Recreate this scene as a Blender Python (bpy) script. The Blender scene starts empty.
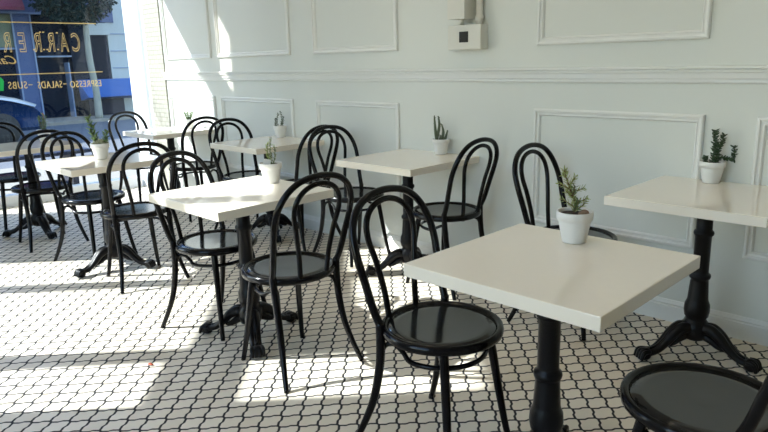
import bpy, math, random
from mathutils import Vector, Matrix
random.seed(7)
PI = math.pi
sc = bpy.context.scene
COL = sc.collection

# ------------------------------------------------------------------ materials
def nmat(name):
    m = bpy.data.materials.new(name); m.use_nodes = True
    nt = m.node_tree
    return m, nt, nt.nodes['Principled BSDF']

def plain(name, col, rough=0.5, metal=0.0, coat=0.0, noise=0.04, nscale=12.0, bump=0.0, bscale=200.0, spec=0.5):
    m, nt, b = nmat(name)
    N, L = nt.nodes, nt.links
    tc = N.new('ShaderNodeTexCoord')
    tex = N.new('ShaderNodeTexNoise'); tex.inputs['Scale'].default_value = nscale; tex.inputs['Detail'].default_value = 4
    L.new(tc.outputs['Object'], tex.inputs['Vector'])
    mx = N.new('ShaderNodeMix'); mx.data_type = 'RGBA'
    c = Vector(col)
    mx.inputs[6].default_value = (*(c * (1 - noise)), 1); mx.inputs[7].default_value = (*(c * (1 + noise)), 1)
    L.new(tex.outputs['Fac'], mx.inputs[0]); L.new(mx.outputs[2], b.inputs['Base Color'])
    b.inputs['Roughness'].default_value = rough; b.inputs['Metallic'].default_value = metal
    b.inputs['Coat Weight'].default_value = coat; b.inputs['Coat Roughness'].default_value = 0.03
    b.inputs['Specular IOR Level'].default_value = spec
    if bump:
        t2 = N.new('ShaderNodeTexNoise'); t2.inputs['Scale'].default_value = bscale
        L.new(tc.outputs['Object'], t2.inputs['Vector'])
        bp = N.new('ShaderNodeBump'); bp.inputs['Strength'].default_value = bump; bp.inputs['Distance'].default_value = 0.002
        L.new(t2.outputs['Fac'], bp.inputs['Height']); L.new(bp.outputs['Normal'], b.inputs['Normal'])
    return m

def tile_mat():
    m, nt, b = nmat('lantern_tile'); N, L = nt.nodes, nt.links
    tc = N.new('ShaderNodeTexCoord')
    sep = N.new('ShaderNodeSeparateXYZ'); L.new(tc.outputs['Object'], sep.inputs[0])
    def mth(op, a, bb=None, c=None):
        n = N.new('ShaderNodeMath'); n.operation = op
        for i, v in enumerate((a, bb, c)):
            if v is None: continue
            if isinstance(v, (int, float)): n.inputs[i].default_value = v
            else: L.new(v, n.inputs[i])
        return n.outputs[0]
    X = mth('SUBTRACT', sep.outputs[0], -1.966); Y = mth('SUBTRACT', sep.outputs[1], 1.3595)
    k = 1 / 0.1068
    u = mth('MULTIPLY', mth('ADD', X, Y), k)          # along the lattice direction (1, 1)
    v = mth('MULTIPLY', mth('SUBTRACT', Y, X), k)     # along (-1, 1)
    A = 0.062
    def wav(t):
        s1 = mth('SINE', mth('MULTIPLY', t, 2 * PI))
        s2 = mth('MULTIPLY', mth('SINE', mth('MULTIPLY', t, 6 * PI)), 0.20)
        return mth('MULTIPLY', mth('ADD', s1, s2), A)
    def dist(a, t):
        w = mth('ADD', a, wav(t))
        return mth('ABSOLUTE', mth('SUBTRACT', mth('FRACT', mth('ADD', w, 0.5)), 0.5))
    d = mth('MINIMUM', dist(v, u), dist(u, v))
    g = N.new('ShaderNodeMapRange'); g.inputs[1].default_value = 0.052; g.inputs[2].default_value = 0.076
    L.new(d, g.inputs[0])                              # 0 in the grout, 1 on the tile
    # per-tile tone
    wn = N.new('ShaderNodeTexWhiteNoise'); wn.noise_dimensions = '2D'
    cb = N.new('ShaderNodeCombineXYZ')
    L.new(mth('FLOOR', mth('ADD', u, wav(v))), cb.inputs[0]); L.new(mth('FLOOR', mth('ADD', v, wav(u))), cb.inputs[1])
    L.new(cb.outputs[0], wn.inputs[0])
    r = N.new('ShaderNodeMix'); r.data_type = 'RGBA'
    r.inputs[6].default_value = (0.67, 0.595, 0.48, 1); r.inputs[7].default_value = (0.77, 0.70, 0.59, 1)
    L.new(wn.outputs['Value'], r.inputs[0])
    mx = N.new('ShaderNodeMix'); mx.data_type = 'RGBA'
    mx.inputs[6].default_value = (0.016, 0.016, 0.019, 1)
    L.new(g.outputs[0], mx.inputs[0]); L.new(r.outputs[2], mx.inputs[7]); L.new(mx.outputs[2], b.inputs['Base Color'])
    rr = mth('MULTIPLY_ADD', g.outputs[0], -0.45, 0.85); L.new(rr, b.inputs['Roughness'])
    bp = N.new('ShaderNodeBump'); bp.inputs['Strength'].default_value = 0.5; bp.inputs['Distance'].default_value = 0.002
    L.new(g.outputs[0], bp.inputs['Height']); L.new(bp.outputs['Normal'], b.inputs['Normal'])
    return m

def brick_mat(name, c1, c2, mortar, scale, bump=0.6):
    m, nt, b = nmat(name); N, L = nt.nodes, nt.links
    tc = N.new('ShaderNodeTexCoord'); mp = N.new('ShaderNodeMapping'); mp.inputs['Rotation'].default_value = (PI / 2, 0, 0)
    L.new(tc.outputs['Object'], mp.inputs[0])
    br = N.new('ShaderNodeTexBrick'); br.inputs['Scale'].default_value = scale
    br.inputs['Color1'].default_value = (*c1, 1); br.inputs['Color2'].default_value = (*c2, 1); br.inputs['Mortar'].default_value = (*mortar, 1)
    br.inputs['Mortar Size'].default_value = 0.015
    L.new(mp.outputs[0], br.inputs['Vector']); L.new(br.outputs['Color'], b.inputs['Base Color'])
    bp = N.new('ShaderNodeBump'); bp.inputs['Strength'].default_value = bump; bp.inputs['Distance'].default_value = 0.01; bp.invert = True
    L.new(br.outputs['Fac'], bp.inputs['Height']); L.new(bp.outputs['Normal'], b.inputs['Normal'])
    b.inputs['Roughness'].default_value = 0.6
    return m

def glass_mat(name='clear_glass', tint=(0.90, 0.95, 0.985), ior=1.30):
    m = bpy.data.materials.new(name); m.use_nodes = True; nt = m.node_tree; N, L = nt.nodes, nt.links
    N.clear(); out = N.new('ShaderNodeOutputMaterial')
    tr = N.new('ShaderNodeBsdfTransparent'); tr.inputs[0].default_value = (*tint, 1)
    gl = N.new('ShaderNodeBsdfGlossy'); gl.inputs['Roughness'].default_value = 0.0
    fr = N.new('ShaderNodeFresnel'); fr.inputs[0].default_value = ior
    mx = N.new('ShaderNodeMixShader')
    ge = N.new('ShaderNodeNewGeometry'); mr = N.new('ShaderNodeMapRange')   # same reflectance from either side of the thin pane
    mr.inputs[3].default_value = ior; mr.inputs[4].default_value = 1 / ior
    L.new(ge.outputs['Backfacing'], mr.inputs[0]); L.new(mr.outputs[0], fr.inputs[0])
    L.new(fr.outputs[0], mx.inputs[0]); L.new(tr.outputs[0], mx.inputs[1]); L.new(gl.outputs[0], mx.inputs[2]); L.new(mx.outputs[0], out.inputs[0])
    return m

M = dict(
    wall=plain('white_wall_paint', (0.66, 0.682, 0.648), 0.38, noise=0.012, nscale=1.5, bump=0.08, bscale=60),
    trim=plain('white_trim_paint', (0.74, 0.75, 0.73), 0.35, noise=0.01),
    ceil=plain('ceiling_paint', (0.72, 0.72, 0.69), 0.8, noise=0.01),
    tile=tile_mat(),
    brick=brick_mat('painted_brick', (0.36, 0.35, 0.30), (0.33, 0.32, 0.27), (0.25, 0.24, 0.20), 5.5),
    black=plain('black_lacquered_wood', (0.004, 0.004, 0.005), 0.16, coat=0.0, noise=0.2, spec=.22),
    seat=plain('black_seat_lacquer', (0.009, 0.010, 0.011), 0.13, coat=0.0, noise=0.2, nscale=30, spec=.6),
    iron=plain('black_cast_iron', (0.005, 0.005, 0.006), 0.35, noise=0.2, bump=0.3, bscale=120, spec=.22),
    top=plain('white_quartz_top', (0.88, 0.805, 0.69), 0.13, coat=0.35, noise=0.015, nscale=40),
    pot=plain('white_ceramic', (0.74, 0.74, 0.72), 0.45, noise=0.02),
    soil=plain('potting_soil', (0.035, 0.02, 0.012), 0.95, noise=0.6, nscale=120, bump=1.0, bscale=300),
    green=plain('green_leaf', (0.10, 0.17, 0.045), 0.45, noise=0.35, nscale=60),
    dark_green=plain('dark_green_leaf', (0.035, 0.075, 0.03), 0.4, noise=0.35, nscale=60),
    yellow_green=plain('yellow_green_leaf', (0.30, 0.36, 0.10), 0.45, noise=0.45, nscale=50),
    pale_leaf=plain('pale_speckled_leaf', (0.42, 0.44, 0.30), 0.5, noise=0.5, nscale=90),
    grey_green=plain('grey_green_leaf', (0.10, 0.13, 0.08), 0.5, noise=0.35, nscale=60),
    brown=plain('woody_stem', (0.14, 0.085, 0.045), 0.8, noise=0.3, nscale=60),
    stone=plain('tan_bark', (0.30, 0.20, 0.13), 0.8, noise=0.3, nscale=50),
    tag=plain('white_card', (0.8, 0.8, 0.78), 0.6, noise=0.02),
    box=plain('cream_box_paint', (0.70, 0.69, 0.63), 0.5, noise=0.02),
    socket=plain('black_plastic', (0.008, 0.010, 0.014), 0.35, noise=0.2, spec=.2),
    gold=plain('gold_leaf_paint', (0.62, 0.44, 0.16), 0.45, metal=0.0, noise=0.1),
    sticker=plain('green_vinyl', (0.01, 0.55, 0.12), 0.4, noise=0.05),
    frame=plain('white_window_frame', (0.72, 0.75, 0.78), 0.4, noise=0.01),
    glass=glass_mat(),
    walk=plain('sidewalk_concrete', (0.22, 0.20, 0.17), 0.9, noise=0.12, nscale=2.0, bump=0.3, bscale=30),
    road=plain('asphalt', (0.10, 0.105, 0.12), 0.9, noise=0.12, nscale=3.0, bump=0.5, bscale=60),
    f_blue=plain('slate_blue_render', (0.035, 0.065, 0.165), 0.7, noise=0.06, nscale=2),
    f_reflect=plain('blue_reflector_render', (0.03, 0.13, 0.45), 0.7, noise=0.06, nscale=2),
    f_dark=plain('dark_storefront_glass', (0.003, 0.008, 0.022), 0.5, noise=0.4, nscale=0.8, spec=.03),
    f_pale=plain('pale_cladding', (0.32, 0.36, 0.38), 0.7, noise=0.05, nscale=2),
    f_line=plain('light_blue_metal', (0.12, 0.18, 0.30), 0.5, noise=0.05),
    f_red=plain('dark_red_awning', (0.10, 0.012, 0.03), 0.8, noise=0.15, nscale=4),
    f_awn=plain('blue_awning_cloth', (0.02, 0.09, 0.30), 0.8, noise=0.1, nscale=4),
    f_cream=plain('greenish_shop_window', (0.10, 0.13, 0.10), 0.8, noise=0.5, nscale=3.0),  # greenish cream tone of the shop window
    car=plain('blue_car_paint', (0.008, 0.03, 0.10), 0.2, coat=0.6, noise=0.05),
    car_sheen=plain('painted_sky_sheen', (0.40, 0.44, 0.50), 0.3, coat=0.5, noise=0.02),  # sky reflection on the car's upper faces, put into the colour
    tyre=plain('tyre_rubber', (0.02, 0.02, 0.02), 0.8),
    lamp_red=plain('red_lens', (0.30, 0.03, 0.03), 0.25),
    bench=plain('navy_bench_paint', (0.006, 0.009, 0.030), 0.5),
    bark=plain('pale_bark', (0.22, 0.23, 0.20), 0.85, noise=0.25, nscale=6),
    tree=plain('street_tree_leaf', (0.008, 0.022, 0.024), 0.7, noise=0.5, nscale=5, spec=.08),
    leafred=plain('dry_red_leaf', (0.35, 0.06, 0.02), 0.6, noise=0.3, nscale=60),
)

# ------------------------------------------------------------------ mesh builder
class MB:
    def __init__(s): s.v, s.f, s.sm = [], [], []
    def add(s, vs, fs, smooth=False):
        o = len(s.v); s.v += [tuple(p) for p in vs]; s.f += [tuple(i + o for i in f) for f in fs]; s.sm += [smooth] * len(fs); return s
    def box(s, x0, x1, y0, y1, z0, z1):
        vs = [(x, y, z) for x in (x0, x1) for y in (y0, y1) for z in (z0, z1)]
        return s.add(vs, [(0, 1, 3, 2), (4, 6, 7, 5), (0, 4, 5, 1), (2, 3, 7, 6), (0, 2, 6, 4), (1, 5, 7, 3)])
    def prism(s, poly, z0, z1):
        n = len(poly)
        vs = [(x, y, z0) for x, y in poly] + [(x, y, z1) for x, y in poly]
        fs = [(i, (i + 1) % n, (i + 1) % n + n, i + n) for i in range(n)] + [tuple(range(n - 1, -1, -1)), tuple(range(n, 2 * n))]
        return s.add(vs, fs)
    def lathe(s, prof, seg=24, c=(0, 0, 0), rs=None):
        vs, fs = [], []
        for r, z in prof:
            for k in range(seg):
                a = 2 * PI * k / seg; q = r * (rs(a, z) if rs else 1)
                vs.append((c[0] + q * math.cos(a), c[1] + q * math.sin(a), c[2] + z))
        n = len(prof)
        for j in range(n - 1):
            for k in range(seg):
                k2 = (k + 1) % seg
                fs.append((j * seg + k, j * seg + k2, (j + 1) * seg + k2, (j + 1) * seg + k))
        s.add(vs, fs, True)
        o = len(s.v) - len(vs)
        s.f += [tuple(o + k for k in range(seg - 1, -1, -1)), tuple(o + (n - 1) * seg + k for k in range(seg))]; s.sm += [False, False]
        return s
    def tube(s, pts, rad, seg=10, closed=False, sub=5, flat=1.0, up=None):
        P = spline(pts, sub, closed); n = len(P)
        R = [rad] * n if isinstance(rad, (int, float)) else [lerp_list(rad, i / (n - 1)) for i in range(n)]
        T = []
        for i in range(n):
            if closed: t = P[(i + 1) % n] - P[i - 1]
            else: t = P[min(i + 1, n - 1)] - P[max(i - 1, 0)]
            T.append(t.normalized())
        nrm = Vector(up) if up else (Vector((0, 0, 1)) if abs(T[0].z) < 0.9 else Vector((1, 0, 0)))
        vs, fs = [], []
        for i in range(n):
            if up: nrm = Vector(up)
            nrm = (nrm - T[i] * nrm.dot(T[i])).normalized(); b = T[i].cross(nrm)
            for k in range(seg):
                a = 2 * PI * k / seg
                vs.append(P[i] + nrm * (R[i] * math.cos(a) * flat) + b * (R[i] * math.sin(a)))
        m = n if closed else n - 1
        for i in range(m):
            j = (i + 1) % n
            for k in range(seg):
                k2 = (k + 1) % seg; fs.append((i * seg + k, i * seg + k2, j * seg + k2, j * seg + k))
        if not closed: fs += [tuple(range(seg - 1, -1, -1)), tuple((n - 1) * seg + k for k in range(seg))]
        return s.add(vs, fs, True)
    def ball(s, c, r, seg=12, rings=8):
        rx, ry, rz = (r, r, r) if isinstance(r, (int, float)) else r
        vs = [(c[0], c[1], c[2] - rz)]; fs = []
        for j in range(1, rings):
            t = PI * j / rings
            for k in range(seg):
                a = 2 * PI * k / seg
                vs.append((c[0] + rx * math.sin(t) * math.cos(a), c[1] + ry * math.sin(t) * math.sin(a), c[2] - rz * math.cos(t)))
        vs.append((c[0], c[1], c[2] + rz)); e = len(vs) - 1
        for k in range(seg):
            k2 = (k + 1) % seg; fs.append((0, 1 + k2, 1 + k)); fs.append((e, e - seg + k, e - seg + k2))
            for j in range(rings - 2): fs.append((1 + j * seg + k, 1 + j * seg + k2, 1 + (j + 1) * seg + k2, 1 + (j + 1) * seg + k))
        return s.add(vs, fs, True)
    def leaf(s, p, d, ln, wd, nrm, cup=0.15):
        d = d.normalized(); sd = d.cross(nrm)
        if sd.length < 1e-4: sd = d.orthogonal()
        sd.normalize(); up = sd.cross(d).normalized(); t = wd * 0.12
        a, b1 = p, p + d * ln
        m1 = p + d * ln * .35 + sd * wd / 2 + up * wd * cup; m2 = p + d * ln * .35 - sd * wd / 2 + up * wd * cup
        n1 = p + d * ln * .7 + sd * wd * .36 + up * wd * cup * .6; n2 = p + d * ln * .7 - sd * wd * .36 + up * wd * cup * .6
        k1 = p + d * ln * .35 + up * t; k2 = p + d * ln * .7 + up * t; q1 = p + d * ln * .35 - up * t * 2; q2 = p + d * ln * .7 - up * t * 2
        vs = [a, m1, k1, m2, n1, k2, n2, b1, q1, q2]
        fs = [(0, 1, 2), (0, 2, 3), (1, 4, 5, 2), (2, 5, 6, 3), (4, 7, 5), (5, 7, 6), (0, 8, 1), (0, 3, 8), (1, 8, 9, 4), (3, 6, 9, 8), (4, 9, 7), (6, 7, 9)]
        return s.add(vs, fs, True)
    def build(s, name, mat, parent=None, bevel=0, bseg=2):
        me = bpy.data.meshes.new(name); me.from_pydata(s.v, [], s.f)
        me.polygons.foreach_set('use_smooth', s.sm); me.materials.append(mat); me.update()
        o = bpy.data.objects.new(name, me); COL.objects.link(o)
        if parent: o.parent = parent
        if bevel:
            b = o.modifiers.new('bevel', 'BEVEL'); b.width = bevel; b.segments = bseg; b.limit_method = 'ANGLE'
        return o

def spline(pts, sub, closed=False):
    P = [Vector(p) for p in pts]; n = len(P)
    if sub <= 1 or n < 3: return P
    out = []
    g = (lambda i: P[i % n]) if closed else (lambda i: P[max(0, min(n - 1, i))])
    for i in range(n if closed else n - 1):
        p0, p1, p2, p3 = g(i - 1), g(i), g(i + 1), g(i + 2)
        for k in range(sub):
            t = k / sub
            out.append(0.5 * ((2 * p1) + (p2 - p0) * t + (2 * p0 - 5 * p1 + 4 * p2 - p3) * t * t + (3 * p1 - p0 - 3 * p2 + p3) * t ** 3))
    if not closed: out.append(P[-1])
    return out
def lerp_list(L, t):
    x = t * (len(L) - 1); i = min(int(x), len(L) - 2); return L[i] + (L[i + 1] - L[i]) * (x - i)

def thing(name, label, cat, loc=(0, 0, 0), rz=0.0, group=None):
    o = bpy.data.objects.new(name, None); COL.objects.link(o); o.empty_display_size = 0.1
    o.location = loc; o.rotation_euler = (0, 0, rz); o['label'] = label; o['category'] = cat
    if group: o['group'] = group
    return o
def tag(o, label, cat, group=None, kind=None):
    if label: o['label'] = label
    if cat: o['category'] = cat
    if group: o['group'] = group
    if kind: o['kind'] = kind
    return o
def struct(name, mb, mat, parent=None, bevel=0):
    o = mb.build(name, mat, parent, bevel)
    if not parent: o['kind'] = 'structure'
    return o
def dup(root, loc, rz, label):
    r = root.copy(); COL.objects.link(r); r.location = loc; r.rotation_euler = (0, 0, rz); r['label'] = label
    for ch in list(root.children):
        c = ch.copy(); COL.objects.link(c); c.parent = r
        for g in list(ch.children):
            d = g.copy(); COL.objects.link(d); d.parent = c
    return r

# ------------------------------------------------------------------ room shell
YW = 3.223            # panelled wall
XW = -7.20            # street window
H = 4.40
SW, CW = 0.669, 0.743  # horizontal direction of the sunlight; the added corner glazing faces it
def corner(s, w): return (SW * s - CW * w, CW * s + SW * w)
FILL_POWER = 2.2
SC = -3.2              # plane of the added corner glazing
YR = 0.75
wR = (YR - CW * SC) / SW
P_ret = corner(SC, wR)              # where the short return wall meets the added glazing
W_END = 1.2
P_end = corner(SC, W_END)
XR, YS = 2.7, P_end[1]

def off(p, d): return (p[0] - SW * d, p[1] - CW * d)
fl = [(XW - 0.05, YR - .1), off(P_ret, .10), off(P_end, .10), (XR + .1, YS - .1), (XR + .1, YW + .1), (XW - 0.05, YW + .1)]
struct('floor', MB().prism(fl, -0.12, 0.0), M['tile'])
struct('ceiling', MB().prism([(x, y) for x, y in fl], H, H + 0.12), M['ceil'])
struct('wall_back', MB().box(-6.36, XR + .12, YW, YW + .15, -0.12, H), M['wall'])
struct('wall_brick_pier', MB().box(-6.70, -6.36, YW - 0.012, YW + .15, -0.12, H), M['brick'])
struct('wall_right', MB().box(XR, XR + .12, YS - .1, YW, -0.12, H), M['wall'])
X0S, X1S = -2.3, -.4
struct('wall_front', MB().box(P_end[0], X0S, YS - .12, YS, -0.12, H).box(X1S, XR, YS - .12, YS, -0.12, H).box(X0S, X1S, YS - .12, YS, -0.12, .45).box(X0S, X1S, YS - .12, YS, 3.1, H), M['wall'])
w3 = bpy.data.objects.new('added_window', None); COL.objects.link(w3); w3['kind'] = 'structure'  # unseen side window, added to let in blue skylight
f3 = MB()
for i in range(3):
    xm = X0S + (X1S - X0S) * i / 2; f3.box(xm - .03, xm + .03, YS - .09, YS - .02, .45, 3.1)
f3.box(X0S, X1S, YS - .09, YS - .02, .45, .50).box(X0S, X1S, YS - .09, YS - .02, 3.05, 3.1)
f3.build('frame', M['frame'], w3); MB().box(X0S, X1S, YS - .06, YS - .05, .5, 3.05).build('pane', M['glass'], w3)
struct('wall_return', MB().box(XW - .1, P_ret[0], YR - .1, YR, -0.12, H), M['wall'])
# wall above and beside the street window, with an added high opening shaped to cast the wall's sun patch
wl = MB()
wl.box(XW - .12, XW, YR, 0.79, -0.12, H); wl.box(XW - .12, XW, .79, 1.10, -0.12, 3.58); wl.box(XW - .12, XW, .79, 1.10, 4.20, H)
wl.box(XW - .12, XW, 1.10, 1.14, -0.12, H)
wl.box(XW - .12, XW, 1.14, YW + .15, 3.28, H)
struct('wall_left', wl, M['wall'])

# street window: kerb, frame, glass
w1 = bpy.data.objects.new('window_1', None); COL.objects.link(w1); w1['kind'] = 'structure'
fr = MB()
fr.box(XW - .10, XW + .04, 1.14, YW - .03, 0.0, 0.11)                 # low kerb
fr.box(XW - .10, XW + .04, 1.14, 1.20, .11, 3.28); fr.box(XW - .10, XW + .04, 1.20, YW - .03, 3.22, 3.28)
fr.build('frame', M['frame'], w1)
jb = MB()                                                             # stepped jamb running from the glass to the brick
for x0, x1, d in ((-7.20, -7.05, .0), (-7.05, -6.99, -.035), (-6.99, -6.82, .012), (-6.82, -6.77, -.03), (-6.77, -6.70, .002)):
    jb.box(x0, x1, YW - d, YW + .15, 0, H)
jb.build('jamb', M['frame'], w1)
MB().box(XW - .035, XW - .027, 1.20, YW + .06, .11, 3.22).build('pane', M['glass'], w1)

# added unseen corner glazing: solid strips between openings shaped for the floor's sun patches
w2 = bpy.data.objects.new('sun_slot_glazing', None); COL.objects.link(w2); w2['kind'] = 'structure'
def cbox(mb, wa, wb, z0, z1, d0=-.06, d1=0.0):
    q = [corner(SC + d0, wa), corner(SC + d1, wa), corner(SC + d1, wb), corner(SC + d0, wb)]
    mb.prism(q, z0, z1)
sun_slots = [(2.43, 2.82, ((.10, 1.88), (2.16, 3.03))), (2.97, 3.90, ((.10, 1.94), (2.56, 3.05))), (4.04, 4.55, ((.10, 2.02), (2.52, 3.05)))]
solid = MB(); panes = MB(); prev = W_END
for a, b, zs in sun_slots:
    cbox(solid, prev, a, -.12, H); prev = b
    z = -.12
    for z0, z1 in zs:
        cbox(solid, a, b, z, z0); z = z1
        cbox(panes, a, b, z0, z1, -.036, -.028)
    cbox(solid, a, b, z, H)
cbox(solid, prev, wR + .06, -.12, H)
solid.build('frame', M['wall'], w2); panes.build('pane', M['glass'], w2)

# mouldings -----------------------------------------------------------------
def picture_frame(x0, x1, z0, z1, name):
    prof = [(0, 0), (0, .012), (.006, .018), (.014, .018), (.018, .011), (.026, .009), (.032, .012), (.038, .006), (.040, 0)]
    vs, fs = [], []
    for t, d in prof:
        vs += [(x0 + t, YW - d, z0 + t), (x1 - t, YW - d, z0 + t), (x1 - t, YW - d, z1 - t), (x0 + t, YW - d, z1 - t)]
    for j in range(len(prof) - 1):
        for k in range(4): fs.append((j * 4 + k, j * 4 + (k + 1) % 4, (j + 1) * 4 + (k + 1) % 4, (j + 1) * 4 + k))
    struct(name, MB().add(vs, fs), M['trim'])
def x_profile(prof, x0, x1, name, mat):
    n = len(prof); vs = [(x, YW - d, z) for x in (x0, x1) for d, z in prof]
    fs = [(i, (i + 1) % n, (i + 1) % n + n, i + n) for i in range(n)] + [tuple(range(n)), tuple(range(2 * n - 1, n - 1, -1))]
    struct(name, MB().add(vs, fs), mat)
x_profile([(0, 1.198), (.012, 1.200), (.016, 1.206), (.014, 1.218), (.024, 1.222), (.026, 1.246), (.034, 1.250), (.036, 1.258), (.030, 1.262), (.040, 1.268), (.040, 1.277), (0, 1.279)], -6.36, XR, 'trim_1', M['trim'])
x_profile([(0, 0), (.018, 0), (.018, .082), (.012, .088), (.014, .094), (.008, .104), (.004, .112), (0, .113)], -6.36, XR, 'baseboard_back', M['trim'])
pn = 2
for x0, x1 in ((-6.30, -5.43), (-5.32, -4.24), (-3.95, -3.065), (-2.005, -1.088), (-.865, .15), (.35, 1.35), (1.55, 2.5)):
    picture_frame(x0, x1, .40, 1.055, 'trim_%d' % pn); pn += 1
for x0, x1 in ((-6.30, -5.43), (-5.32, -4.24), (-3.95, -3.065), (-2.0, -1.10), (-.78, .15), (.35, 1.35), (1.55, 2.5)):
    picture_frame(x0, x1, 1.40, 3.2, 'trim_%d' % pn); pn += 1

# ------------------------------------------------------------------ electrical box on the wall
t = thing('electrical_box', 'cream electrical box with small black socket fixed high on the panelled wall', 'electrical box', (-2.50, YW, 1.39))
MB().box(-.080, .165, -.075, -.0005, 0, .142).build('box_body', M['box'], t, .004)
MB().box(.008, .075, -.0775, -.0755, .042, .104).build('socket', M['socket'], t, .001)
MB().box(-.045, .080, -.120, -.0005, .175, 3.0).build('raceway', M['box'], t)
MB().lathe([(.020, 0.143), (.020, .16), (.024, .162), (.024, .19), (.019, .192), (.019, 3.0)], 16, (.125, -.035, 0)).build('conduit', M['box'], t)
MB().lathe([(.014, .143), (.014, .184)], 12, (.0, -.04, 0)).build('coupling', M['box'], t)

# ------------------------------------------------------------------ cafe chair (faces +X)
def mirror(p): return (p[0], -p[1], p[2])
def make_chair(loc, rz, label):
    t = thing('bentwood_chair', label, 'chair', loc, rz, 'black bentwood cafe chairs')
    ZS = .462
    MB().lathe([(.150, ZS - .030), (.197, ZS - .032), (.2085, ZS - .026), (.2110, ZS - .014), (.2085, ZS - .002), (.201, ZS + .003), (.191, ZS + .001), (.187, ZS - .006), (.150, ZS - .012)], 40).build('seat_rim', M['black'], t)
    MB().lathe([(.10, ZS - .012), (.188, ZS - .008), (.186, ZS - .003), (.15, ZS - .0045), (.10, ZS - .0065), (.04, ZS - .0075)], 40).build('seat', M['seat'], t)
    for sg in (1, -1):
        f = [(.105, .118, ZS - .030), (.118, .128, .36), (.137, .142, .22), (.155, .157, .09), (.170, .170, 0)]
        MB().tube([(a, sg * b, c) for a, b, c in f], [.0165, .016, .0145, .0125, .011], 10).build('leg', M['black'], t)
        r = [(-.128, .172, ZS + .02), (-.131, .168, .40), (-.143, .167, .30), (-.168, .175, .18), (-.202, .193, .08), (-.236, .211, 0)]
        MB().tube([(a, sg * b, c) for a, b, c in r], [.0155, .0165, .016, .0145, .0125, .011], 10).build('leg', M['black'], t)
    hf = [(-.128, .172, ZS + .01), (-.152, .180, .53), (-.178, .189, .62), (-.205, .197, .71), (-.231, .187, .785), (-.249, .150, .846), (-.258, .090, .883), (-.262, .0, .897)]
    MB().tube(hf + [mirror(p) for p in hf[-2::-1]], [.0145, .0140, .0135, .013, .0135, .014, .0145], 12, sub=6).build('back_hoop', M['black'], t)
    nf = [(-.183, .070, ZS - .016), (-.196, .078, .55), (-.213, .098, .66), (-.232, .116, .745), (-.246, .106, .806), (-.256, .065, .848), (-.259, .0, .864)]
    MB().tube(nf + [mirror(p) for p in nf[-2::-1]], .0112, 10, sub=6).build('inner_hoop', M['black'], t)
    st = [(-.150, .163, .285), (-.142, .160, .335), (-.128, .152, .388), (-.095, .140, .402), (-.050, .142, .385)]
    R, n = .150, 9
    arc = [(R * math.cos(a), R * math.sin(a), .366) for a in [math.radians(95 - 190 * i / (n - 1)) for i in range(n)]]
    MB().tube(st + arc + [mirror(p) for p in st[::-1]], .0088, 8, sub=5).build('stretcher', M['black'], t)
    return t

chairs = [  # x, y, rotation (0 faces away from the street window), label
    (-1.335, 1.592, .0, 'black bentwood chair in front, tucked under the left side of the nearest white table'),
    (-.50, 1.665, PI, 'black bentwood chair cut off by the bottom right corner, only its round seat showing'),
    (-2.272, 1.645, PI - .03, 'black bentwood chair seen from behind, on the right side of the sunlit table'),
    (-2.91, 1.66, .22, 'black bentwood chair on the window side of the sunlit table'),
    (-3.99, 1.72, PI - .10, 'black bentwood chair on the right side of the third front-row table'),
    (-4.66, 1.72, .25, 'black bentwood chair on the window side of the third front-row table, beside its potted plant'),
    (-5.43, 1.62, PI, 'black bentwood chair on the right side of the front-row table nearest the window'),
    (-6.13, 1.62, 0, 'black bentwood chair at the left edge, between the last front-row table and the window'),
    (-1.55, 2.88, 0, 'black bentwood chair at the wall, left of the right-hand table with the dark succulent'),
    (-2.42, 2.93, PI, 'black bentwood chair at the wall, right of the table below the electrical box'),
    (-3.24, 2.93, -.08, 'black bentwood chair at the wall, left of the table below the electrical box'),
    (-3.815, 2.91, PI + .12, 'black bentwood chair at the wall, right of the second wall table from the window'),
    (-4.48, 2.90, 0, 'black bentwood chair at the wall, left of the second wall table from the window'),
    (-5.36, 2.90, PI, 'black bentwood chair right of the corner table by the brick pier'),
    (-6.27, 2.84, .08, 'black bentwood chair in the far corner, its hoop against the white window frame'),
]
c0 = None
for x, y, rz, lb in chairs:
    if c0 is None: c0 = make_chair((x, y, 0), rz, lb)
    else: dup(c0, (x, y, 0), rz, lb)

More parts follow.
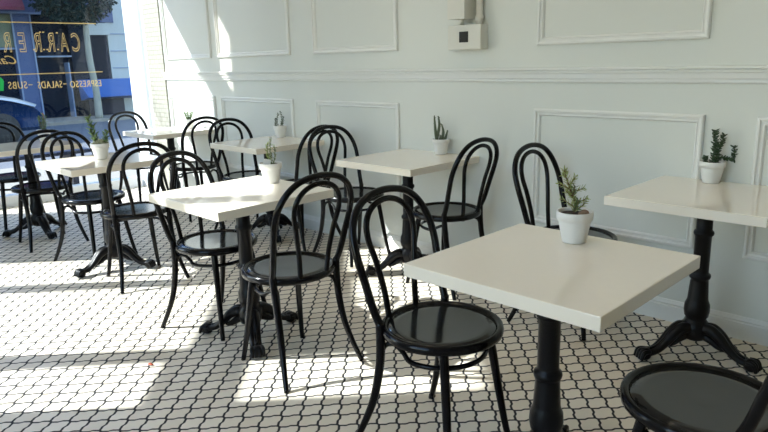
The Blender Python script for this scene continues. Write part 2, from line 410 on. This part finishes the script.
# ------------------------------------------------------------------ pedestal table
def make_table(loc, rz, label):
    t = thing('pedestal_table', label, 'table', loc, 0, 'square white cafe tables')
    S = .315
    MB().box(-S, S, -S, S, .710, .750).build('tabletop', M['top'], t, .0025)
    MB().box(-.16, .16, -.035, .035, .700, .7098).box(-.035, .035, -.16, .16, .700, .7098).build('mounting_plate', M['iron'], t)
    flute = lambda a, z: 1 + (.03 * math.cos(12 * a) if .27 < z < .36 or .40 < z < .56 else 0)
    prof = [(.030, .075), (.050, .085), (.058, .12), (.060, .150), (.046, .168), (.041, .178), (.050, .190), (.054, .215), (.052, .245), (.045, .262), (.043, .27),
            (.037, .355), (.036, .362), (.043, .368), (.045, .377), (.043, .386), (.035, .392), (.034, .40), (.0335, .56), (.040, .566), (.042, .574), (.040, .582), (.033, .588), (.033, .66), (.037, .685), (.037, .70)]
    MB().lathe(prof, 36, rs=flute).build('column', M['iron'], t)
    for k in range(3):
        a = rz + k * 2 * PI / 3; ca, sa = math.cos(a), math.sin(a)
        mb = MB(); P = lambda r, z, s=0: (r * ca - s * sa, r * sa + s * ca, z)
        for s in (-.013, .013):
            mb.tube([P(.030, .135, s), P(.070, .140, s), P(.110, .118, s), P(.150, .078, s), P(.190, .047, s), P(.228, .036, s)], [.024, .026, .023, .018, .0155, .0145], 10)
        mb.tube([P(.030, .105), P(.07, .092), P(.105, .070), P(.13, .062), P(.135, .078)], [.022, .020, .015, .010, .006], 10)
        mb.tube([P(.06, .155), P(.10, .140), P(.14, .10), P(.18, .064), P(.22, .050)], [.010, .011, .010, .009, .008], 8)
        mb.ball(P(.245, .030), (.031, .031, .0295))
        for s in (-.022, -.008, .008, .022):
            mb.tube([P(.232, .046, s), P(.262, .044, s * 1.15), P(.276, .012, s * 1.2)], [.010, .0105, .007], 8)
        mb.build('leg', M['iron'], t)
    return t
TB = [
    (-.958, 1.656, math.radians(-130), 'nearest white square table, with the spiky green conifer in a white pot on it'),
    (-2.636, 1.657, math.radians(-148), 'white square table lit by sun in the front row, with the white-tagged potted plant'),
    (-4.33, 1.685, math.radians(-83), 'third white square table of the front row, a pot of pale succulents at its back'),
    (-5.75, 1.655, math.radians(-119), 'white square table at the left edge of the photo, nearest the lettered window'),
    (-.944, 2.905, math.radians(-124), 'white square table against the wall at the right edge, under the dark succulent'),
    (-2.705, 2.905, math.radians(-130), 'white square table against the wall below the electrical box'),
    (-4.19, 2.905, math.radians(-150), 'white square table against the wall, second from the window'),
    (-5.77, 2.905, math.radians(-120), 'white square table in the far corner beside the painted brick pier'),
]
# table bases differ in turn, so each base is cut to its own angle
for x, y, rz, lb in TB: make_table((x, y, 0), rz, lb)

# ------------------------------------------------------------------ potted plants
def pot(t, r=.047, h=.085):
    MB().lathe([(r * .60, 0), (r * .66, .001), (r * .70, .010), (r * .90, h * .70), (r * .91, h * .72), (r * 1.0, h * .74), (r * 1.02, h * .98), (r * 1.0, h), (r * .93, h), (r * .90, h * .93), (r * .88, h * .86)], 28).build('pot', M['pot'], t)
    MB().lathe([(r * .5, h * .80), (r * .885, h * .85), (r * .86, h * .90), (r * .4, h * .93)], 20).build('soil', M['soil'], t)
rnd = random.Random(3)
def rv(a=1.0): return Vector((rnd.uniform(-a, a), rnd.uniform(-a, a), rnd.uniform(-a, a)))
def sprig(stem, leaves, pts, n, ln, wd, splay=1.0, r=.0022, start=.15, up=.5):
    P = spline(pts, 8); stem.tube(pts, [r, r * .6], 6, sub=4)
    for i in range(n):
        t = start + (1 - start) * (i + .5) / n; q = lerp_list(P, t); tang = (P[min(len(P) - 1, int(t * (len(P) - 1)) + 1)] - P[max(0, int(t * (len(P) - 1)) - 1)]).normalized()
        a = i * 2.4 + rnd.uniform(-.3, .3); s = tang.orthogonal().normalized(); s = Matrix.Rotation(a, 3, tang) @ s
        d = s * splay + tang * up + rv(.15)
        leaves.leaf(q, d, ln * rnd.uniform(.75, 1.2), wd * rnd.uniform(.8, 1.2), tang + s * .2)
def plant(kind, x, y, label, z=.7502):
    t = thing('potted_plant', label, 'potted plant', (x, y, z), 0, 'small potted plants on the tables'); t.scale = (1.17, 1.17, 1.17)
    # screen-right is roughly (+.7, +.7): R
    R = Vector((.71, .71, 0)); U = Vector((0, 0, 1))
    stem, lv, lv2 = MB(), MB(), MB()
    if kind == 'conifer':
        pot(t, .049, .088); b = U * .078
        main = [b - R * .004, b - R * .002 + U * .035, b - R * .018 + U * .075, b - R * .034 + U * .125]
        sprig(stem, lv, main, 60, .017, .0045, .9, .003, .05, .9)
        for q, d in ((.3, .034), (.45, -.022), (.55, .040), (.62, -.024), (.72, .016), (.2, -.03), (.15, .03), (.85, -.014)):
            P = lerp_list(spline(main, 8), q)
            sprig(stem, lv, [P, P + R * d * .5 + U * .008 + rv(.004), P + R * d + U * .018 + rv(.008)], 18, .014, .004, .9, .0016, .1, .9)
        for q, d in ((.2, .02), (.35, -.02), (.1, .016), (.5, .012)):
            P = lerp_list(spline(main, 8), q); F = Vector((.71, -.71, 0))
            sprig(stem, lv2, [P, P + F * d + U * .012, P + F * d * 1.6 + U * .028], 16, .014, .004, .9, .0016, .1, .9)
        stem.build('stem', M['brown'], t); lv.build('foliage', M['yellow_green'], t); lv2.build('foliage', M['green'], t)
        MB().ball(R * .022 + U * .086 + Vector((.01, -.01, 0)), (.012, .010, .008)).ball(R * .012 + U * .084 + Vector((.014, -.014, 0)), (.009, .010, .007)).build('bark_chip', M['stone'], t)
    elif kind == 'dark':
        pot(t, .047, .086); b = U * .076
        F = Vector((.71, -.71, 0))
        sprig(stem, lv, [b - R * .004, b + R * .002 + U * .05, b + R * .002 + U * .095, b - R * .002 + U * .128], 44, .019, .014, .8, .0034, .04)
        sprig(stem, lv, [b + F * .008, b + F * .010 + R * .010 + U * .035, b + R * .010 + U * .075], 30, .018, .014, .8, .003, .04)
        sprig(stem, lv, [b + R * .004, b + R * .018 + U * .050, b + R * .030 + U * .085, b + R * .034 + U * .112], 34, .017, .012, .8, .003, .1)
        sprig(stem, lv, [b + R * .004, b + R * .030 + U * .022, b + R * .055 + U * .018, b + R * .080 + U * .014], 34, .016, .012, .7, .004, .05)
        sprig(stem, lv, [b + R * .076 + U * .014, b + R * .082 + U * .034, b + R * .078 + U * .066], 16, .017, .013, .8, .003, .2)
        sprig(stem, lv, [b + R * .080 + U * .026, b + R * .094 + U * .046, b + R * .100 + U * .056], 13, .016, .013, .8, .003, .3)
        sprig(stem, lv, [b - R * .026, b - R * .030 + U * .016, b - R * .030 + U * .028], 18, .016, .014, .8, .003, .1)
        stem.build('stem', M['dark_green'], t); lv.build('foliage', M['dark_green'], t)
    elif kind == 'cactus':
        pot(t, .046, .083); b = U * .070
        for pts in ([b - R * .022, b - R * .030 + U * .07, b - R * .034 + U * .135], [b - R * .024, b - R * .008 + U * .08, b - R * .012 + U * .132],
                    [b + R * .004, b + R * .014 + U * .05, b + R * .004 + U * .092], [b + R * .016, b + R * .026 + U * .02, b + R * .036 + U * .055], [b - R * .006, b - R * .002 + U * .03]):
            stem.tube(pts, [.0075, .0085, .006, .003], 8, sub=4); sprig(stem, lv, pts, 16, .011, .007, .9, .003, .1, .8)
        stem.build('stem', M['grey_green'], t); lv.build('foliage', M['grey_green'], t)
    elif kind == 'tagged':
        pot(t, .049, .088); b = U * .078
        sprig(stem, lv, [b + R * .004, b + R * .002 + U * .05, b + R * .006 + U * .115], 30, .018, .008, .8, .0028, .08, .8)
        sprig(stem, lv, [b + R * .010, b + R * .022 + U * .04, b + R * .020 + U * .085], 18, .016, .008, .8, .002, .1, .8)
        sprig(stem, lv2, [b - R * .002, b - R * .010 + U * .04, b - R * .008 + U * .09], 20, .016, .008, .8, .002, .1, .8)
        stem.build('stem', M['green'], t); lv.build('foliage', M['pale_leaf'], t); lv2.build('foliage', M['yellow_green'], t)
        q = b - R * .012 + Vector((.010, -.010, .012))
        mb = MB(); n = Vector((.71, -.71, 0)) * .0012
        cs = [q - R * .018 - U * .004, q + R * .014 - U * .008, q + R * .018 + U * .012, q - R * .012 + U * .018]
        mb.add([c - n for c in cs] + [c + n for c in cs], [(0, 1, 2, 3), (7, 6, 5, 4), (0, 4, 5, 1), (1, 5, 6, 2), (2, 6, 7, 3), (3, 7, 4, 0)]).build('tag', M['tag'], t)
    elif kind == 'pale':
        pot(t, .050, .090); b = U * .080
        for pts, n in (([b - R * .020, b - R * .032 + U * .06, b - R * .048 + U * .155], 30), ([b - R * .015, b - R * .018 + U * .05, b - R * .030 + U * .11], 18), ([b + R * .020, b + R * .035 + U * .03, b + R * .045 + U * .075], 16)):
            sprig(stem, lv2, pts, n, .032, .017, .9, .0022, .15, .7)
        for i in range(60):
            a = rnd.uniform(0, 2 * PI); r0 = rnd.uniform(0, .032)
            p = b + Vector((r0 * math.cos(a), r0 * math.sin(a), rnd.uniform(0, .006))); d = Vector((math.cos(a) * r0 * 22, math.sin(a) * r0 * 22, 1)) + rv(.3)
            lv.leaf(p, d, rnd.uniform(.022, .038), .015, rv() + U, .3)
        stem.build('stem', M['green'], t); lv.build('foliage', M['pale_leaf'], t); lv2.build('foliage', M['green'], t)
    elif kind == 'sparse':
        pot(t, .046, .083); b = U * .070
        for pts in ([b - R * .012, b - R * .018 + U * .05, b - R * .006 + U * .092], [b + R * .002, b + R * .016 + U * .045, b + R * .010 + U * .105], [b + R * .012, b + R * .022 + U * .03, b + R * .026 + U * .07], [b - R * .02, b - R * .03 + U * .02, b - R * .026 + U * .055]):
            sprig(stem, lv, pts, 16, .016, .009, .8, .0022, .15, .8)
        stem.build('stem', M['grey_green'], t); lv.build('foliage', M['grey_green'], t)
    elif kind == 'bush':
        pot(t, .045, .075); b = U * .066
        for i in range(7):
            a = i * 0.9; d = Vector((math.cos(a), math.sin(a), 0))
            sprig(stem, lv, [b + d * .01, b + d * .022 + U * .03, b + d * .034 + U * .06], 12, .018, .011, .8, .002, .1, .7)
        stem.build('stem', M['green'], t); lv.build('foliage', M['green'], t)
    elif kind == 'tall':
        pot(t, .047, .085); b = U * .075
        for i in range(5):
            a = i * 1.3; d = Vector((math.cos(a), math.sin(a), 0))
            sprig(stem, lv, [b + d * .008, b + d * .018 + U * .05, b + d * .022 + U * (.09 + .015 * (i % 3))], 16, .020, .012, .8, .002, .1, .7)
        stem.build('stem', M['brown'], t); lv.build('foliage', M['green'], t)
    return t
plant('conifer', -1.006, 1.872, 'spiky yellow-green conifer seedling in a white pot on the nearest table')
plant('dark', -1.016, 3.155, 'dark green succulent with one sideways branch in a white pot on the right-hand wall table')
plant('cactus', -2.645, 3.155, 'knobbly cactus-like succulent in a white pot on the table below the electrical box')
plant('tagged', -2.704, 1.886, 'pale leafy plant with a white tag in a white pot on the sunlit table')
plant('pale', -4.372, 1.698, 'leafy green stem over pale succulents in a bigger white pot, third front-row table')
plant('sparse', -4.335, 3.140, 'thin grey-green succulent in a white pot on the second wall table from the window')
plant('bush', -5.74, 3.10, 'small bushy green plant against the sunlit wall in the far corner')
plant('tall', -5.86, 1.83, 'small dark potted plant before the window on the table at the left edge')

# a dry red leaf on the tiles
lf = MB(); lf.leaf(Vector((0, 0, .003)), Vector((1, .5, .08)), .035, .016, Vector((0, 0, 1)), .25); lf.leaf(Vector((0, 0, .003)), Vector((.1, 1, .2)), .020, .010, Vector((0, 0, 1)), .25)
o = lf.build('dry_leaf', M['leafred']); o.location = (-2.735, 1.150, 0); tag(o, 'tiny dry red leaf lying on the floor tiles in a window-bar shadow', 'leaf')

# ------------------------------------------------------------------ lettering on the glass (reads from the street)
XG = XW - .022
def txt(body, y_right, y_left, z0, z1, outline=0.0, shear=0.0, name='lettering', parent=None, space=1.0):
    """text laid on the glass, running from larger y to smaller y, mirrored as seen from inside"""
    cu = bpy.data.curves.new('t', 'FONT'); cu.body = body; cu.size = 1; cu.shear = shear; cu.space_character = space
    if outline: cu.fill_mode = 'NONE'; cu.bevel_depth = outline
    else: cu.extrude = .01
    ob = bpy.data.objects.new('t', cu); COL.objects.link(ob)
    dg = bpy.context.evaluated_depsgraph_get(); me = bpy.data.meshes.new_from_object(ob.evaluated_get(dg))
    bpy.data.objects.remove(ob)
    xs = [v.co.x for v in me.vertices]; ys = [v.co.y for v in me.vertices]
    x0, x1, ya, yb = min(xs), max(xs), min(ys), max(ys)
    for v in me.vertices:
        a = (v.co.x - x0) / (x1 - x0); b = (v.co.y - ya) / (yb - ya)
        v.co = (XG + (.002 if v.co.z > 0 else -.002) * (1 if not outline else abs(v.co.z) / outline), y_left + (y_right - y_left) * a, z0 + (z1 - z0) * b)
    me.materials.clear(); me.materials.append(M['gold']); me.name = name
    o = bpy.data.objects.new(name, me); COL.objects.link(o); o.parent = parent
    return o
sg = thing('window_lettering', 'gold lettering and two gold lines on the street window glass, seen from behind', 'window sign')
# letters measured one by one: centre y, half width
for ch, yc, hw in (('C', 2.695, .040), ('A', 2.578, .040), ('R', 2.447, .036), ('R', 2.318, .036), ('E', 2.178, .030), ('R', 2.040, .036), ('A', 1.905, .040)):
    txt(ch, yc - hw, yc + hw, 1.512, 1.700, .016, name='letter', parent=sg)
txt('ESPRESSO', 2.580, 2.905, 1.145, 1.212, name='word', parent=sg, space=1.15)
txt('SALADS', 2.265, 2.500, 1.150, 1.220, name='word', parent=sg, space=1.15)
txt('SUBS', 1.995, 2.165, 1.158, 1.228, name='word', parent=sg, space=1.15)
txt('Caf\u00e9', 1.86, 2.10, 1.400, 1.480, name='word', parent=sg, shear=.5)
MB().box(XG - .002, XG + .002, 2.515, 2.55, 1.182, 1.190).build('dash', M['gold'], sg)
MB().box(XG - .002, XG + .002, 2.18, 2.215, 1.188, 1.196).build('dash', M['gold'], sg)
MB().box(XG - .002, XG + .002, 1.25, 2.925, 1.792, 1.802).build('gold_line', M['gold'], sg)
MB().box(XG - .002, XG + .002, 1.25, 2.935, 1.293, 1.302).build('gold_line', M['gold'], sg)
dot = MB()
for y, z in ((2.405, 1.535), (2.375, 1.535), (2.28, 1.535), (2.51, 1.535), (2.52, 1.70), (2.39, 1.705), (2.36, 1.705)): dot.box(XG - .002, XG + .002, y - .008, y + .008, z - .006, z + .006)
dot.build('dots', M['gold'], sg)
gs = MB(); q = []
for i in range(9):
    a = PI * i / 8; q.append((1.885 + .075 * math.cos(a), 1.235 + .055 * math.sin(a)))
q += [(1.825, 1.145), (1.945, 1.145)]
n = len(q); gs.add([(XG - .003, a, b) for a, b in q] + [(XG + .001, a, b) for a, b in q], [(i, (i + 1) % n, (i + 1) % n + n, i + n) for i in range(n)] + [tuple(range(n)), tuple(range(2 * n - 1, n - 1, -1))])
tag(gs.build('window_sticker', M['sticker']), 'bright green sticker on the glass at the left edge, beside the word SUBS', 'sticker')

# ------------------------------------------------------------------ the street
GZ = -0.05
tw = thing('sun_blocker', 'added unseen tall block keeping direct sun off the side window', 'building', (*corner(-27, -1.2), -.1), math.atan2(CW, SW))  # unseen block added to keep the sun out of the side window
MB().box(-3, 3, -4.2, 2.75, 0, 34).build('wall', M['f_pale'], tw)
struct('sidewalk', MB().box(-10.2, XW - .12, -14, 22, GZ - .1, -.012).box(XW - .12, XW - .05, YR - .1, 22, -.12, -.012).box(XW - .12, 4, -14, YS - .14, GZ - .1, -.012), M['walk'])
struct('street', MB().box(-18.4, -10.2, -20, 34, -.3, GZ - .08), M['road'])
struct('far_sidewalk', MB().box(-24, -18.4, -20, 34, -.3, GZ), M['walk'])

b = thing('bench', 'low navy bench standing outside along the bottom of the street window', 'bench', (-7.62, 2.0, -.012))
MB().box(-.17, .17, -1.0, .80, .43, .475).build('seat', M['bench'], b, .02)
for y in (-.8, .6): MB().box(-.14, .14, y - .03, y + .03, 0, .43).build('leg', M['bench'], b)

XB = -20.0
bd = thing('shop_building', 'slate blue shop front across the street with dark glass and a red awning', 'building', (XB, 4, GZ))
def bp(name, mat, x0, x1, y0, y1, z0, z1, par=bd): # absolute coordinates
    L = par.location; return MB().box(x0 - L[0], x1 - L[0], y0 - L[1], y1 - L[1], z0 - L[2], z1 - L[2]).build(name, mat, par)
bp('wall', M['f_blue'], XB - 4, XB, -8, 7.3, 2.86, 7.5)
bp('wall', M['f_dark'], XB - 4, XB - .3, -8, 7.3, GZ, 2.86)
bp('pilaster', M['f_blue'], XB - .3, XB + .02, 5.86, 6.30, GZ, 2.86)
bp('edge_strip', M['f_line'], XB, XB + .05, 5.83, 5.87, GZ, 2.86); bp('edge_strip', M['f_line'], XB, XB + .05, 6.29, 6.33, GZ, 2.86)
bp('edge_strip', M['f_line'], XB - .2, XB + .04, -2, 7.3, 2.82, 2.87)
bp('shop_window', M['f_cream'], XB - .3, XB - .05, 4.4, 5.84, 1.95, 2.80)
bp('mullion', M['f_line'], XB - .3, XB + .03, 7.16, 7.20, GZ, 1.5); bp('mullion', M['f_line'], XB - .28, XB, 4.4, 5.83, 1.88, 1.93)
bp('mullion', M['f_line'], XB - .28, XB, 6.4, 7.3, 1.66, 1.70)
bp('pilaster', M['f_blue'], XB - .3, XB + .02, 3.6, 4.3, GZ, 2.86)
aw = MB(); aw.add([(.07, 3.9 - 4, 4.3), (.07, 5.95 - 4, 4.3), (.9, 5.95 - 4, 2.98), (.9, 3.9 - 4, 2.98), (.07, 3.9 - 4, 4.2), (.07, 5.95 - 4, 4.2), (.9, 5.95 - 4, 2.90), (.9, 3.9 - 4, 2.90)],
                  [(0, 1, 2, 3), (7, 6, 5, 4), (0, 4, 5, 1), (1, 5, 6, 2), (2, 6, 7, 3), (3, 7, 4, 0)]).build('awning', M['f_red'], bd)
bp('wall', M['f_reflect'], XB, XB + .06, -8, 7.3, 3.35, 7.5)  # unseen blue facing, added to give the chair seats a blue reflection
b2 = thing('pale_building', 'pale clad building across the street at right, blue awning over dark windows', 'building', (XB - .5, 8.5, GZ))
bp('wall', M['f_pale'], XB - 4, XB - .1, 8.45, 16, GZ, 6.5, b2)
bp('wall', M['f_dark'], XB - 4, XB - .1, 7.33, 8.42, GZ, 6.5, b2)
for z in (.9, 1.3, 1.8, 2.3): bp('cladding_joint', M['f_line'], XB - .1, XB - .07, 8.5, 12, z, z + .03, b2)
bp('shop_window', M['f_dark'], XB - .09, XB + .30, 7.50, 8.55, -.04, .42, b2)
bp('wall', M['f_pale'], XB - .1, XB - .02, 7.9, 8.50, 2.28, 2.62, b2)
bp('wall', M['f_blue'], XB - .1, XB - .02, 7.8, 8.65, 2.64, 3.6, b2)
MB().add([(-.1 + .5, 7.40 - 8.5, 1.05), (.5, 9.6 - 8.5, 1.05), (1.1, 9.6 - 8.5, .55), (1.1, 7.40 - 8.5, .55), (.5, 7.4 - 8.5, .45), (.5, 9.6 - 8.5, .45)],
         [(0, 1, 2, 3), (3, 2, 5, 4), (0, 3, 4), (1, 5, 2), (0, 4, 5, 1)]).build('awning', M['f_awn'], b2)

# street tree
tr = thing('street_tree', 'street tree with pale trunk and dark crown beyond the window, right of the gold letters', 'tree', (-18.7, 7.35, GZ))
MB().tube([(0, 0, 0), (.02, .0, .8), (-.02, -.05, 1.6), (0, -.05, 2.6)], [.11, .09, .085, .07], 12).build('trunk', M['bark'], tr)
cr = MB()
for i in range(2600):
    a = rnd.uniform(0, 2 * PI); zz = rnd.uniform(-1, 1); rr = rnd.uniform(.55, 1) ** .5
    p = Vector((.62 * rr * math.cos(a) * math.sqrt(1 - zz * zz), -.3 + 1.15 * rr * math.sin(a) * math.sqrt(1 - zz * zz), 3.45 + .9 * zz * rr))
    cr.leaf(p, rv() + Vector((0, 0, -.3)), .16, .09, rv())
cr.build('crown', M['tree'], tr)

# parked car (its tail end shows at the left)
cc = thing('parked_car', 'dark blue car with painted-on sky sheen parked outside the window at the left edge', 'car', (-15.2, 2.45, GZ - .08), PI / 2)
def car_body(prof, half, name, mat, inset=.0, z_in=None):
    # prof: (x along the car, z); loft across the width with rounded sides
    mb = MB(); n = len(prof); secs = [(-1, .80), (-.93, .95), (-.7, 1.0), (0, 1.02), (.7, 1.0), (.93, .95), (1, .80)]
    cz = sum(p[1] for p in prof) / n; cx = sum(p[0] for p in prof) / n
    vs = []
    for s, k in secs:
        for x, z in prof: vs.append((cx + (x - cx) * (.97 + .03 * k), s * half, cz + (z - cz) * k))
    fs = []
    for j in range(len(secs) - 1):
        for i in range(n):
            i2 = (i + 1) % n; fs.append((j * n + i, j * n + i2, (j + 1) * n + i2, (j + 1) * n + i))
    fs += [tuple(range(n)), tuple(range(len(secs) * n - 1, (len(secs) - 1) * n - 1, -1))]
    return mb.add(vs, fs, True).build(name, mat, cc)
car_body([(-2.1, .25), (-2.15, .55), (-2.1, .80), (-1.2, .92), (.5, 1.02), (1.1, 1.0), (1.6, .86), (1.95, .70), (2.08, .52), (2.0, .25)], .86, 'body', M['car'])
car_body([(-.2, 1.10), (.5, 1.09), (1.1, 1.065), (1.62, .92), (1.98, .74), (1.94, .68), (1.55, .84), (1.05, .98), (.5, 1.01), (-.2, 1.0)], .84, 'trunk_sheen', M['car_sheen'])  # pale strip painting the sky's reflection along the trunk
car_body([(-1.1, .88), (-.5, 1.38), (.4, 1.42), (1.1, 1.30), (1.75, .90)], .72, 'cabin', M['f_dark'])
car_body([(-.62, 1.36), (-.45, 1.43), (.4, 1.47), (1.12, 1.34), (1.05, 1.30), (.4, 1.40), (-.4, 1.38)], .66, 'roof', M['car_sheen'])
for x in (-1.35, 1.3):
    for y in (-.78, .78):
        w = MB().lathe([(.10, -.09), (.30, -.10), (.325, -.07), (.325, .07), (.30, .10), (.10, .09)], 24); ob = w.build('wheel', M['tyre'], cc); ob.rotation_euler = (PI / 2, 0, 0); ob.location = (x, y, .325)
for y in (-.72, .72): MB().box(1.98, 2.09, y - .10, y + .10, .48, .60).build('tail_light', M['lamp_red'], cc, .01)

# ------------------------------------------------------------------ light
sd = Vector((SW, CW, -.8)).normalized()
sun = bpy.data.lights.new('sun', 'SUN'); sun.energy = 15.5; sun.angle = math.radians(0.8); sun.color = (1.0, .955, .88)
so = bpy.data.objects.new('sun', sun); COL.objects.link(so); so.rotation_euler = sd.to_track_quat('-Z', 'Y').to_euler(); so.location = (-8, -8, 9)
# added warm fill, built as recessed lamps in the unseen ceiling
m_l = bpy.data.materials.new('warm_fill_lens'); m_l.use_nodes = True
pb = m_l.node_tree.nodes['Principled BSDF']; pb.inputs['Emission Color'].default_value = (1, .84, .62, 1); pb.inputs['Emission Strength'].default_value = 3
def make_fill_lamp(x, y):
    t = thing('fill_lamp', 'added warm fill lamp recessed in the unseen ceiling above the tables', 'fill lamp', (x, y, H), 0, 'added recessed fill lamps')
    MB().lathe([(.17, -.001), (.20, -.001), (.20, -.02), (.17, -.02)], 24).build('fill_lamp_rim', M['trim'], t)
    MB().lathe([(.02, -.004), (.168, -.004), (.168, -.012), (.02, -.012)], 24).build('lens', m_l, t)
    return t
l0 = None
for x in (-5.6, -3.9, -2.2, -.5):
    for y in (1.3, 2.6) if x < -4.5 else (-.2, 1.2, 2.6):
        lt = make_fill_lamp(x, y) if l0 is None else dup(l0, (x, y, H), 0, l0['label'])
        l0 = l0 or lt
        ld = bpy.data.lights.new('fill_glow', 'AREA'); ld.shape = 'DISK'; ld.size = .32; ld.energy = FILL_POWER; ld.color = (1.0, .84, .62)
        lo = bpy.data.objects.new('fill_glow', ld); COL.objects.link(lo); lo.parent = lt; lo.location = (0, 0, -.022)
wd = bpy.data.worlds.new('sky'); sc.world = wd; wd.use_nodes = True; nt = wd.node_tree
bg = nt.nodes['Background']; sk = nt.nodes.new('ShaderNodeTexSky'); sk.sky_type = 'NISHITA'; sk.sun_disc = False
sk.sun_elevation = math.radians(38.7); sk.sun_rotation = math.radians(222); sk.air_density = 1.3; sk.dust_density = .6
nt.links.new(sk.outputs[0], bg.inputs[0]); bg.inputs[1].default_value = .76

# ------------------------------------------------------------------ camera
f, yaw, pitch, roll = 645.94, -.788628, .237422, -.0269452
fw = Vector((math.sin(yaw) * math.cos(pitch), math.cos(yaw) * math.cos(pitch), -math.sin(pitch)))
r0 = Vector((math.cos(yaw), -math.sin(yaw), 0)); u0 = r0.cross(fw)
r = math.cos(roll) * r0 + math.sin(roll) * u0; u = -math.sin(roll) * r0 + math.cos(roll) * u0
cam = bpy.data.cameras.new('camera'); cam.sensor_width = 36; cam.lens = f / 768 * 36; cam.clip_start = .02; cam.clip_end = 200
co = bpy.data.objects.new('camera', cam); COL.objects.link(co)
m = Matrix((r, u, -fw)).transposed().to_4x4(); m.translation = Vector((0, 0, 1.345)); co.matrix_world = m
sc.camera = co
sc.view_settings.view_transform = 'Standard'; sc.view_settings.look = 'None'; sc.view_settings.gamma = 1; sc.view_settings.exposure = -0.03
sc.view_settings.use_curve_mapping = False
sc.cycles.max_bounces = 12; sc.cycles.diffuse_bounces = 8; sc.cycles.transparent_max_bounces = 12
sc.cycles.use_denoising = True
sc.cycles.sample_clamp_indirect = 20
